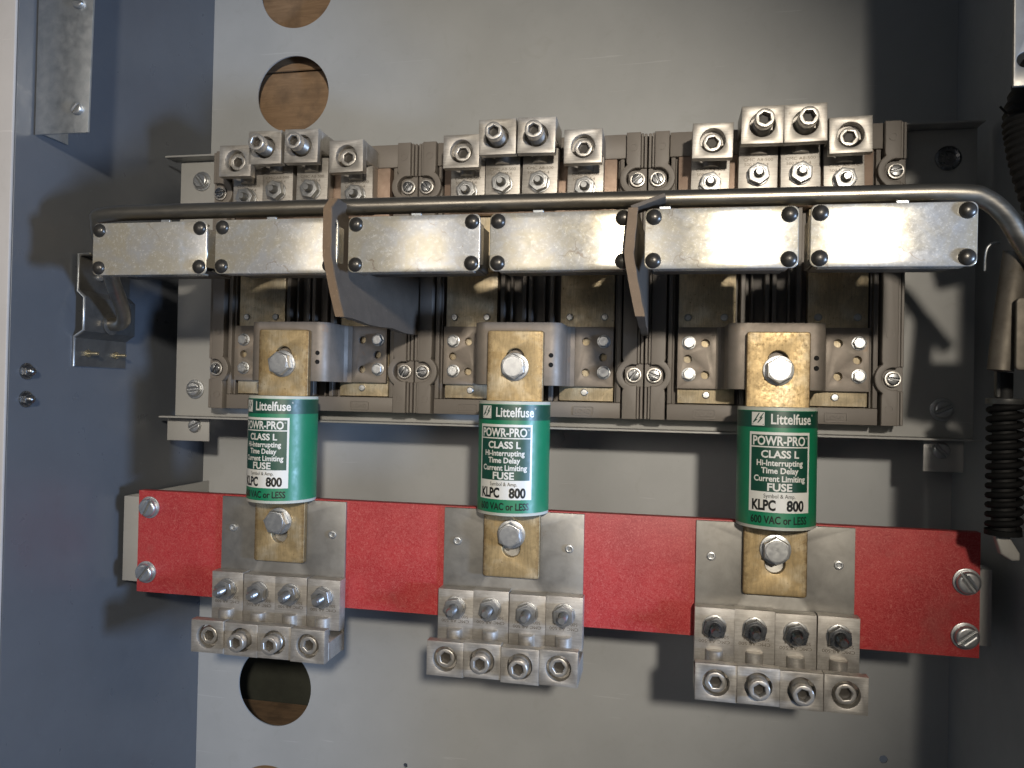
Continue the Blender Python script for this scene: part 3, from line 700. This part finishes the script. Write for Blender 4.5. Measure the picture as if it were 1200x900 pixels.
# hat section latch bracket
t = tag(empty('pivot_bracket', (-411, 24, 12)), 'dark hat shaped steel bracket on the left wall holding the bar end', 'bracket')
oo = (411, -24, -12)
pro = [(-410.6, 24), (-410.6, 52), (-401, 58), (-401, 88), (-408, 94), (-408, 129), (-396, 129), (-396, 127.2), (-406.2, 127.2), (-406.2, 95.4), (-399.2, 89.4), (-399.2, 57), (-408.8, 50.6), (-408.8, 24)]
MB().prism([pro], -22, 47, 0.3).obj('bent_strip', 'latch_steel', t, oo, 20)
edge = [(x, z) for x, z in pro[:7]]
MB().tube([(x+0.6, z, 47.2) for x, z in edge], 1.1, 8).obj('cut_edge', 'galvanised', t, oo, 60)
for d in (32, -6):
    mb = MB().lathe([(1.9, -409), (1.9, -397.5), (1.4, -396.6), (0.01, -396.5)], 36.5, d, 14, axis='x')
    mb.lathe([(3.6, -408.8), (3.6, -406.4), (0.01, -406.3)], 36.5, d, 6, axis='x').obj('screw', 'brass_pin', t, oo, 40)
MB().lathe([(3.2, -406.1), (3.0, -403.6), (0.01, -402.8)], 110, 22, 16, axis='x').obj('rivet', 'zinc', t, oo, 50)
MB().lathe([(10.5, -399.1), (10.5, -397.4), (8.2, -396.8), (0.01, -396.8)], 66, 14, 24, axis='x').obj('bushing', 'latch_steel', t, oo, 40)
for z, nm in ((17.5, 'upper of two dome headed bolts on the left wall near its front edge'), (-6.6, 'lower of two dome headed bolts on the left wall near its front edge')):
    t = tag(empty('dome_bolt', (-411, z, 100)), nm, 'bolt', 'dome bolts on the left wall')
    mb = MB().prism([hexa(9.5)], 0.2, 4.2, 0.5, 1).mapv(lambda x, z_, d: (d, x, z_)); mb.obj('nut', 'dark_zinc', t, (0, 0, 0), 30)
    MB().lathe([(4.0, 4.2), (3.8, 6.4), (2.4, 8.2), (0.01, 8.9)], 0, 0, 18, axis='x').obj('dome', 'dark_zinc', t, (0, 0, 0), 60)
    MB().lathe([(7.2, 0.1), (7.2, 1.2), (0.01, 1.2)], 0, 0, 24, axis='x').obj('washer', 'dark_zinc', t, (0, 0, 0), 40)

# ================================================================= operating mechanism on the right
t = tag(empty('mechanism_plate', (382, 211, 122)), 'galvanised plate corner with a round hole at the top right edge', 'plate')
oo = (-382, -211, -122)
MB().prism([[(347.8, 211.5), (420, 211.5), (420, 420), (347.0, 420)], circle(5, 354.5, 228.3, 24)], 122, 125, 0.5).obj('plate', 'dull_plate', t, oo)
MB().box(417.5, 420, 211.7, 420, 125.2, 150, 0.4).obj('folded_edge', 'galvanised', t, oo)

t = tag(empty('compression_spring', (362, -80, 80)), 'black coil spring on a rod at the right edge beside the plate', 'spring')
oo = (-362, 80, -80)
hel = []; turns = 13
for i in range(turns*20+1):
    a = 2*PI*i/20; zz = 6-86*i/(turns*20); hel.append((363.5+9.6*math.cos(a), zz, 80+9.6*math.sin(a)))
MB().tube(hel, 2.3, 8).obj('coil', 'spring_black', t, oo, 60)
MB().lathe([(7.4, -82), (7.4, 6), (5, 7), (5, 28), (0.01, 29)], 363, 80, 20, axis='z').obj('guide_rod', 'rubber', t, oo)
MB().lathe([(11.5, 6.5), (11.8, 7), (11.8, 10), (11.2, 10.6), (0.01, 10.6)], 363, 80, 28, axis='z').obj('collar', 'latch_steel', t, oo)
MB().box(356.6, 361.8, 10.8, 40, 77, 83, 1.4).obj('clevis', 'latch_steel', t, oo)
MB().lathe([(11.5, -84), (11.5, -80.5), (0.01, -80.4)], 363, 80, 28, axis='z').obj('collar', 'spring_black', t, oo)
MB().prism([[(357, -84.5), (366, -84.5), (373, -96), (373, -101), (368, -101.5), (361, -97)]], 76, 83, 1.6, 2).obj('end_tip', 'tip_grey', t, oo)
t.location = V(377, -85.6, 40); t.scale = (1.066, 1.066, 1.066)

t = tag(empty('lever_tube', (362, 32, 80)), 'steel lever tube welded under the bar end at right', 'lever')
oo = (-362, -32, -80)
MB().tube(bez([(366.5, 112, 86), (365.5, 92, 82), (363.5, 70, 80), (361, 46, 80), (359.5, 30, 80)], 8), [8.2]*33, 20).obj('tube', 'lever_steel', t, oo, 60)
MB().prism([rrect(363.2, 398, 29.8, 79, 3.0)], 92, 95, 0.8, 2).obj('lever_plate', 'lever_steel', t, oo)
t = tag(empty('wire_hook', (352, 100, 70)), 'small bent bright wire hook left of the lever tube', 'hook')
MB().tube(bez([(357.6, 119.2, 80), (353.2, 118.5, 80), (350.2, 115.2, 80), (349.4, 109, 79), (349.8, 100, 77)], 8), 1.0, 8).obj('wire', 'galvanised', t, (-352, -100, -70), 60)
t = tag(empty('cable_boot', (374, 140, 80)), 'black ribbed rubber sleeve at the right edge above the bar', 'sleeve')
pts = bez([(388, 246, 70), (376, 212, 74), (376, 192, 76), (380, 168, 78), (388, 138, 80)], 14)
MB().tube(pts, [13.4+0.9*math.sin(i*2.1) for i in range(len(pts))], 20).obj('sleeve', 'rubber', t, (-374, -140, -80), 20)
MB().tube([(361, 206, 84), (355.5, 213, 84)], 0.8, 8).obj('tie_end', 'rubber', t, (-374, -140, -80), 60)
